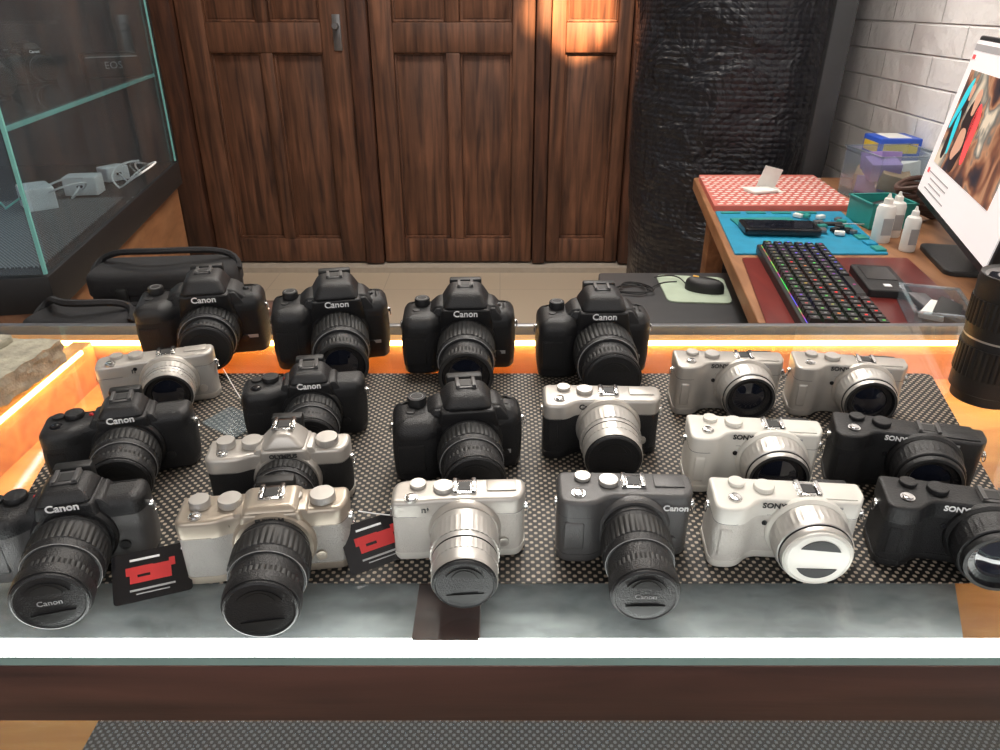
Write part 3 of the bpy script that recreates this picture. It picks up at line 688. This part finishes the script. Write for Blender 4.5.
# figures in the on-screen picture (mirrored by RX, drawn in the plane of the panel)
blob(.100,.52,.05,.46,8,'screen_dark',0); blob(.085,.62,.028,.34,25,'screen_teal',1); blob(.110,.46,.024,.26,-12,'screen_teal',1); blob(.125,.70,.024,.10,0,'screen_skin',2)
blob(.185,.48,.075,.44,0,'screen_dark',1); blob(.185,.66,.034,.15,0,'screen_skin',2); blob(.175,.42,.05,.20,30,'screen_skin',2); blob(.23,.50,.045,.34,-15,'screen_red',1)
mb.box((W_/2,.0018,Hh-.022),(W_-.02,.001,.012),'screen_grey')
mb.box((W_-.03,.0024,Hh-.040),(.02,.001,.008),'screen_red')
for i in range(4): mb.box((W_-.14-.01*(i%2),.0018,Hh*.19-i*.011),(.18-.03*(i%3),.001,.003),'screen_grey')
mb.box((W_-.04,.0024,Hh*.19),(.014,.001,.010),'screen_red')
child(mb,'screen',mon)
mb=MB(); mb.prism(rpoly([(.82,1.30),(.99,1.26),(1.03,1.44),(.86,1.48)],.02),.8765,.886,'blk',bt=.003)
mb.box((.935,1.36,1.0),(.05,.05,.23),'blk',.006,rot=(0,0,R(-17)))
child(mb,'stand',mon)
def fl(name,pts,z0,z1,mat,extra=None):
    mb=MB(); mb.prism(rpoly(pts,.004,3),z0,z1,mat,bt=.001)
    if extra: extra(mb)
    return mb.make(name)
def ex(mb):
    for i in range(16):
        for j in range(15):
            x=.535+i*.0205+ (j%2)*.008; y=1.785+j*.0215
            mb.box((x+ (y-1.8)*.10,y,.8902),(.014,.006,.0006),'paper',rot=(0,0,.6 if (i+j)%2 else .3))
fl('patterned_mat',[(.515,1.77),(.860,1.77),(.885,2.12),(.562,2.12)],.8763,.8898,'red_card',ex)
mb=MB(); mb.box((0,0,.001),(.09,.06,.001),'paper'); mb.box((.02,.015,.028),(.05,.001,.055),'paper',rot=(.15,.25,.1)); mb.box((-.01,-.02,.004),(.07,.05,.006),'paper',.001,rot=(0,0,.3)); mb.make('folded_card',T((.68,1.93,.8906)))
def ex2(mb):
    mb.box((.60,1.63,.8825),(.14,.10,.004),'teal_plastic',.001,rot=(0,0,.05))
    for i in range(4): mb.box((.545+i*.06,1.735,.8815),(.045,.012,.003),'teal_plastic',.001)
    for i in range(6): mb.box((.765,1.45+i*.04,.8815),(.022,.028,.006),'blue_mat' if i%2 else 'teal_plastic',.001)
fl('repair_mat',[(.468,1.425),(.775,1.425),(.815,1.755),(.515,1.755)],.8763,.8800,'blue_mat',ex2)
mb=MB(); mb.prism(rpoly([(-.08,-.04),(.08,-.04),(.08,.04),(-.08,.04)],.01),0,.012,'blk_gloss',bt=.002); mb.box((0,0,.0125),(.14,.066,.001),'front_glass'); mb.make('smartphone',T((.605,1.575,.885))@RZ(-4))
mb=MB()
for i in range(14):
    x=random.uniform(-.055,.045); y=random.uniform(-.08,.09)
    mb.box((x,y,.004),(.02,.012,.008),['grey_metal','blk','paper','teal_plastic'][i%4],.001,rot=(0,0,random.random()*3))
mb.lathe([(0,.005,'ink_black',1),(.05,.005,'ink_black',1),(.05,.0015,'chrome',0),(.10,.0012,'chrome',0)],T((-.03,0,.006))@RY(90),seg=16)
mb.make('screwdriver_and_parts',T((.735,1.61,.8825)))
def bin_(name,X,Y,w,d,h,mat,stuff,rz=0,z=.8767):
    mb=MB(); t=.003
    mb.box((0,0,t/2),(w,d,t),mat); 
    for s_ in(-1,1):
        mb.box((s_*(w/2-t/2),0,h/2),(t,d,h),mat); mb.box((0,s_*(d/2-t/2),h/2),(w-2*t,t,h),mat)
        mb.box((s_*(w/2),0,h),(t*2,d+t*2,t),mat); mb.box((0,s_*(d/2),h),(w+t*2,t*2,t),mat)
    for i in range(len(stuff)):
        m=stuff[i]; mb.box((random.uniform(-w*.22,w*.22),random.uniform(-d*.22,d*.22),h*.28+ i*.55*h/len(stuff)),(w*.42,d*.38,h*.36),m,.002,rot=(random.uniform(-.3,.3),random.uniform(-.3,.3),random.uniform(-.6,.6)))
    mb.make(name,T((X,Y,z))@RZ(rz))
bin_('storage_bin',.985,1.89,.17,.17,.12,'clear_plastic',['purple','cardboard','cardboard','paper','purple','purple'],5)
bin_('parts_basket',.86,1.66,.10,.10,.055,'teal_plastic',['teal_plastic','brown_leather','blk','grey_metal'],5)
bin_('parts_case',.690,1.095,.085,.13,.028,'clear_plastic',['grey_metal','paper','grey_metal','paper','ink_black'],-17,z=.8797)
mb=MB(); mb.box((0,0,.03),(.11,.10,.06),'box_blue',.003); mb.box((0,-.0505,.035),(.09,.001,.025),'box_yellow'); mb.box((-.0555,0,.035),(.001,.08,.025),'box_yellow'); mb.box((0,0,.0605),(.06,.08,.001),'paper')
mb.box((0,0,-.035),(.10,.09,.07),'cardboard',.003)
mb.make('product_boxes',T((1.05,2.05,.8763+.0705)))
mb=MB()
for k in range(6):
    mb.tube([( (.035+.006*k)*math.cos(a),(.028+.004*k)*math.sin(a),.012+.012*k+.008*math.sin(2*a+k)) for a in [i*math.pi/12 for i in range(25)]],.006,'brown_leather',7)
mb.make('strap_coil',T((.985,1.72,.8763)))
def bottle(X,Y,h,r,cap):
    mb=MB(); mb.lathe([(0,r*.95,'paper',0),(.002,r,'paper',0),(h*.68,r,'paper',0),(h*.76,r*.85,'paper',0),(h*.80,r*.45,'paper',0),(h*.80,r*.5,cap,1),(h*.90,r*.45,cap,1),(h*.92,r*.25,cap,0),(h,r*.12,cap,0)],seg=32,kn=2)
    mb.box((0,-r*.99,h*.35),(r*1.1,.001,h*.35),'ink_grey')
    mb.make('spray_bottle',T((X,Y,.8764)))
bottle(.800,1.52,.100,.019,'white_paint'); bottle(.842,1.56,.095,.018,'white_paint'); bottle(.825,1.455,.090,.015,'paper')
mb=MB(); mb.prism(rpoly([(-.035,-.07),(.035,-.07),(.035,.07),(-.035,.07)],.008),0,.014,'blk',bt=.003); mb.box((0,-.045,.0145),(.012,.012,.001),'ink_white'); mb.box((0,.02,.0145),(.05,.07,.001),'blk_gloss'); mb.make('power_bank',T((.672,1.245,.8795))@RZ(-10))

mb=MB(); mb.prism(rpoly([(.33,1.36),(.455,1.35),(.475,1.50),(.335,1.52)],.02),.8003,.8033,'green_pad',bt=.001); mb.make('mouse_pad')
mb=MB(); mb.prism([(.022*math.cos(a)*(1+.15*math.sin(a)),.040*math.sin(a)) for a in [i*math.pi/12 for i in range(24)]],0,.026,'blk',bt=.016); mb.box((0,.02,.026),(.004,.012,.004),'rgb_glow',.001)
mb.tube(arc((0,.040,.008),(.01,.11,.006),.03,side=(1,0,0)),.0015,'blk'); mb.make('computer_mouse',T((.415,1.42,.8036))@RZ(60))
# loose cable coil beside the mouse pad
mb=MB()
mb.tube([((.035+.010*math.sin(a*.7))*math.cos(a),(.028+.010*math.cos(a*.9))*math.sin(a),.003+.002*(a/6)) for a in [i*math.pi/14 for i in range(70)]],.0016,'blk',6); mb.tube(arc((.03,0,.004),(.10,.05,.004),.015,side=(0,1,0)),.0016,'blk'); mb.make('usb_cable',T((.270,1.42,.8003)))

# ------------------------------------------------------------------ wrapped roll + leaning board
mb=MB(); seg=96
vs=[];fs=[];NZ=60
for k in range(NZ+1):
    z=1.75*k/NZ; r0=.300+.022*z/1.33
    for i in range(seg):
        a=2*math.pi*i/seg
        rr=r0+.010*math.sin(3*a+z*4)+.006*math.sin(7*a-z*9)+.002*math.sin(z*38+2*a)
        vs.append((rr*math.cos(a),rr*math.sin(a),z))
for k in range(NZ):
    for i in range(seg):
        j=(i+1)%seg; fs.append([k*seg+i,k*seg+j,(k+1)*seg+j,(k+1)*seg+i])
fs.append(list(range(seg))[::-1]); fs.append([NZ*seg+i for i in range(seg)])
mb.add(vs,fs,'bubble_wrap'); mb.make('bubble_wrap_roll',T((.770,2.62,0)),ang=80)
mb=MB(); mb.box((0,0,.9),(.06,.03,1.8),'board_grey',.003); mb.make('leaning_board',T((.905,2.235,0.002))@RY(1.2))

# ------------------------------------------------------------------ lights
mb=MB(); mb.box((0,0,.03),(1.25,.10,.03),'white_paint',.005); mb.lathe([(-.6,.014,'tube',0),(.6,.014,'tube',0)],RY(90),seg=20); mb.make('ceiling_tube_lamp',T((0,1.25,2.74)))
def area(name,loc,target,sx,sy,p,col):
    l=bpy.data.lights.new(name,'AREA'); l.shape='RECTANGLE'; l.size=sx; l.size_y=sy; l.energy=p; l.color=col
    o=bpy.data.objects.new(name,l); scene.collection.objects.link(o); o.location=loc
    o.rotation_euler=(Vector(target)-Vector(loc)).to_track_quat('-Z','Y').to_euler()
area('ceiling_light_counter',(.1,1.25,2.68),(0,.8,.9),1.2,.3,28,(1,.95,.88))
area('ceiling_light_back',(-.3,2.9,2.7),(-.3,3.4,0),1.0,.4,26,(1,.89,.76))
area('brick_wall_fill',(.3,2.55,2.7),(1.1,1.9,1.2),.4,.4,22,(1,.96,.92))  # unseen fill added to brighten the white brick wall
area('front_fill',(-.2,-1.1,2.0),(0,1.0,.9),1.8,1.0,13,(1,.98,.96))  # broad area light aimed at the counter from behind the viewpoint
def spot(loc,tgt,p,size,blend,col):
    l=bpy.data.lights.new('sunbeam','SPOT'); l.energy=p; l.color=col; l.spot_size=R(size); l.spot_blend=blend; l.shadow_soft_size=.02
    o=bpy.data.objects.new('sunbeam',l); scene.collection.objects.link(o); o.location=loc; o.rotation_euler=(Vector(tgt)-Vector(loc)).to_track_quat('-Z','Y').to_euler()
spot((.55,1.6,2.6),(.38,3.93,1.30),3300,9.0,.6,(1,.52,.24))
spot((.75,1.7,2.6),(.20,3.90,1.30),1300,5,.9,(1,.55,.25))
w=bpy.data.worlds.new('world'); scene.world=w; w.use_nodes=True
w.node_tree.nodes['Background'].inputs[0].default_value=(.94,.93,1,1); w.node_tree.nodes['Background'].inputs[1].default_value=.30

# ------------------------------------------------------------------ camera
cd=bpy.data.cameras.new('cam'); cd.sensor_width=36; cd.lens=36*740/1000; cd.clip_start=.02
co=bpy.data.objects.new('cam',cd); scene.collection.objects.link(co); co.location=(0,0,1.33); co.rotation_euler=(R(90-26.87),0,0)
scene.camera=co
